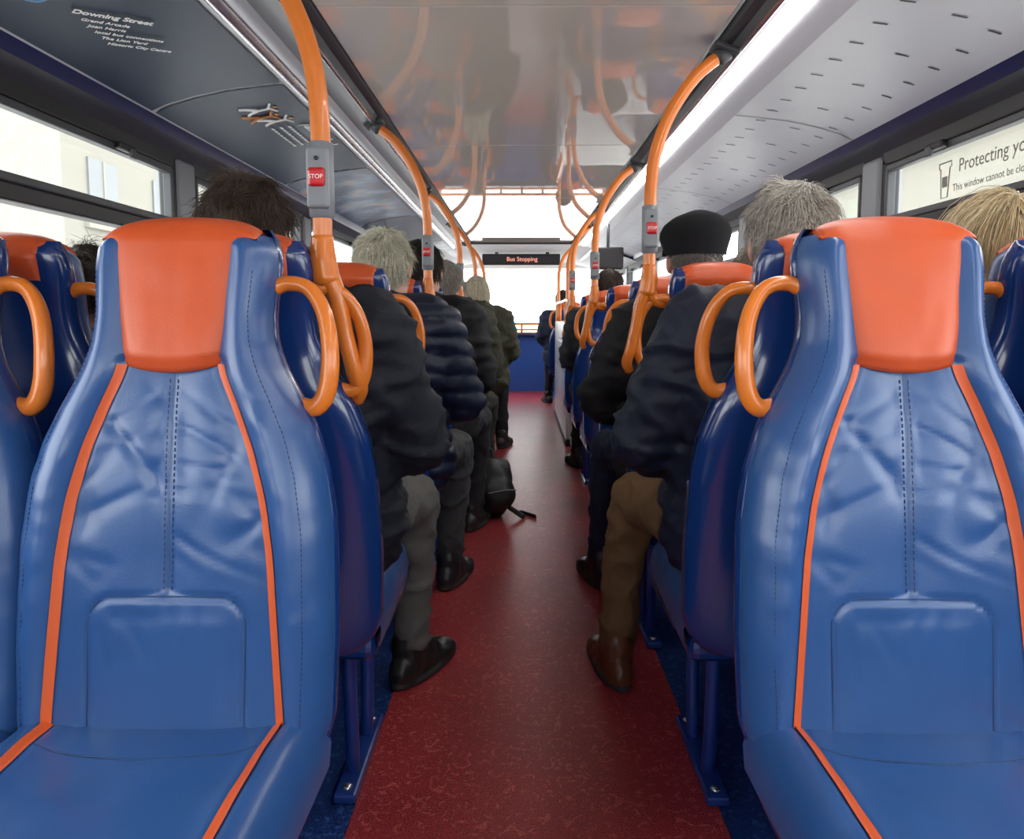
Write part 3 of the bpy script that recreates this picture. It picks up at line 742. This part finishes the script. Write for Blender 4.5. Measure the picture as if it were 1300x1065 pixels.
person('seated_man',XR,ROW(1),navy,(.13,.068,.030),(.50,.46,.40),(.10,.030,.012),hx=.01,hz=-.042,bulk=.036,nh=6500,hl=.042,curl=.6,lift=.45,seed=12,elb=(.285,.26),knee=(.23,.14),foot=(.27,.16),toe=.15,vox=.011,jr=.6)
person('seated_woman',XRW,ROW(1),(.05,.04,.035),(.03,.03,.04),(.72,.56,.33),(.02,.02,.02),bulk=.02,style='long',nh=5500,hl=.30,curl=.15,lift=.3,seed=13,sc=.97,slim=.85,elb=(.22,.21))
person('seated_child',XLW+.02,ROW(1)+.03,(.02,.02,.025),(.03,.03,.04),(.05,.035,.025),(.02,.02,.02),bulk=.01,nh=3000,hl=.07,curl=.9,lift=.5,seed=14,sc=.84,slim=.85,elb=(.22,.22))
person('seated_man',XL+.055,ROW(2),(.008,.013,.036),(.05,.05,.055),(.82,.74,.58),(.015,.015,.018),hx=.02,hz=-.045,bulk=.03,puffer=True,nh=6000,hl=.045,curl=.55,lift=.45,seed=15,skin=SKP,elb=(.25,.265),knee=(.13,.20),foot=(.14,.17),vox=.0095)
person('seated_man',XR-.01,ROW(2),blk,(.012,.016,.035),(.25,.23,.21),(.012,.012,.014),bulk=.034,nh=2700,hl=.009,curl=.1,lift=.05,seed=16,cap=(.010,.010,.012),elb=(.29,.25),knee=(.20,.14),foot=(.22,.16),hz=-.024)
person('seated_man',XL+.09,ROW(3),(.007,.007,.009),(.02,.02,.025),(.03,.02,.015),(.02,.02,.02),bulk=.03,nh=2800,seed=17,sc=1.03,knee=(.13,.20),vox=.015,lift=.4)
person('seated_man',XL+.11,ROW(4),(.030,.028,.014),(.03,.028,.025),(.42,.38,.33),(.02,.02,.02),bulk=.03,nh=2400,seed=18,vox=.016,knee=(.13,.2),lift=.4)
person('seated_man',XL+.08,ROW(5),(.010,.011,.014),(.02,.02,.025),(.42,.40,.36),(.02,.02,.02),bulk=.03,nh=2400,seed=19,vox=.016,sc=.97,lift=.4)
person('seated_woman',XL+.19,ROW(6),(.040,.038,.020),(.02,.02,.022),(.75,.66,.50),(.02,.02,.02),bulk=.04,nh=2400,style='long',hl=.12,curl=.2,seed=20,vox=.016,hood=True,lift=.3)
person('seated_man',XR+.0,ROW(5),(.02,.02,.025),(.02,.02,.025),(.06,.04,.03),(.02,.02,.02),bulk=.03,nh=1800,seed=21,vox=.018,lift=.3)
person('seated_woman',XRW-.02,ROW(3),(.03,.03,.04),(.02,.02,.025),(.25,.2,.15),(.02,.02,.02),bulk=.015,nh=1800,seed=22,vox=.018,slim=.85,elb=(.21,.21))
person('seated_man',XLW+.03,ROW(3),(.03,.03,.04),(.02,.02,.025),(.2,.18,.16),(.02,.02,.02),bulk=.015,nh=1800,seed=23,vox=.018,slim=.85,elb=(.21,.21))
person('seated_man',XLW+.03,ROW(5),(.03,.02,.02),(.02,.02,.025),(.1,.08,.06),(.02,.02,.02),bulk=.015,nh=1500,seed=25,vox=.02,slim=.85,elb=(.21,.21))
person('seated_man',XL+.10,ROW(7),(.02,.02,.03),(.02,.02,.025),(.08,.06,.05),(.02,.02,.02),bulk=.03,nh=1500,seed=26,vox=.02)
person('seated_man',XL+.06,ROW(9),(.03,.01,.01),(.02,.02,.025),(.5,.45,.4),(.02,.02,.02),bulk=.03,nh=1500,seed=27,vox=.02)
person('seated_man',XR-.06,ROW(10),(.02,.03,.06),(.02,.02,.025),(.05,.04,.03),(.02,.02,.02),bulk=.03,nh=1500,seed=24,vox=.02)
# ---------------------------------------------------------------- backpack on aisle floor
BP=mat('black_nylon',(.012,.012,.014),.55,bump=.6,bscale=70,bdist=.003)
parts=[('c',(0,0,.10),(0,0,.22),.11,.09,0),('e',(0,-.05,.13),(.11,.08,.11),0),('c',(-.06,.02,.09),(-.06,.02,.24),.075,.065,0),('c',(.06,.02,.09),(.06,.02,.24),.075,.065,0),('e',(0,-.10,.12),(.08,.045,.07),0)]
V,Nn,F=remesh(parts,.010,5)
for i in range(len(V)): V[i]+=Nn[i]*(.012*noise.noise(Vector(V[i])*13)); V[i][2]=max(0,V[i][2])
b=MB(); b.add(V,F,BP)
b.tube([(-.03,.04,.30),(-.02,.05,.35),(.02,.05,.35),(.03,.04,.30)],.008,BP)
for sx_ in(-.08,.08): b.tube([(sx_,.08,.27),(sx_*1.3,.15,.20),(sx_*1.2,.12,.08),(sx_,.07,.04)],.014,BP,flat=(1.3,.4))
b.tube([(.08,-.05,.05),(.13,-.12,.008),(.16,-.02,.006),(.19,-.14,.006)],.010,BP,flat=(1.3,.4))
b.tube([(-.08,-.13,.16),(0,-.15,.17),(.08,-.13,.16)],.003,'grey',n=6)
o=b.obj('backpack',(-.15,3.88,0)); o.rotation_euler=(.0,0,.5)
# ---------------------------------------------------------------- world + camera
w=bpy.data.worlds.new('World'); S.world=w; w.use_nodes=True
bg=w.node_tree.nodes['Background']; bg.inputs[0].default_value=(.98,.985,1,1); bg.inputs[1].default_value=6.5
cam=bpy.data.cameras.new('Camera'); co=bpy.data.objects.new('Camera',cam); COL.objects.link(co); S.camera=co
cam.sensor_fit='HORIZONTAL'; cam.sensor_width=36; cam.lens=36*950/1300; cam.shift_y=-45.5/1300; cam.clip_start=.02
co.location=(0,0,H); co.rotation_euler=(math.radians(90-5.23),0,math.radians(.6))
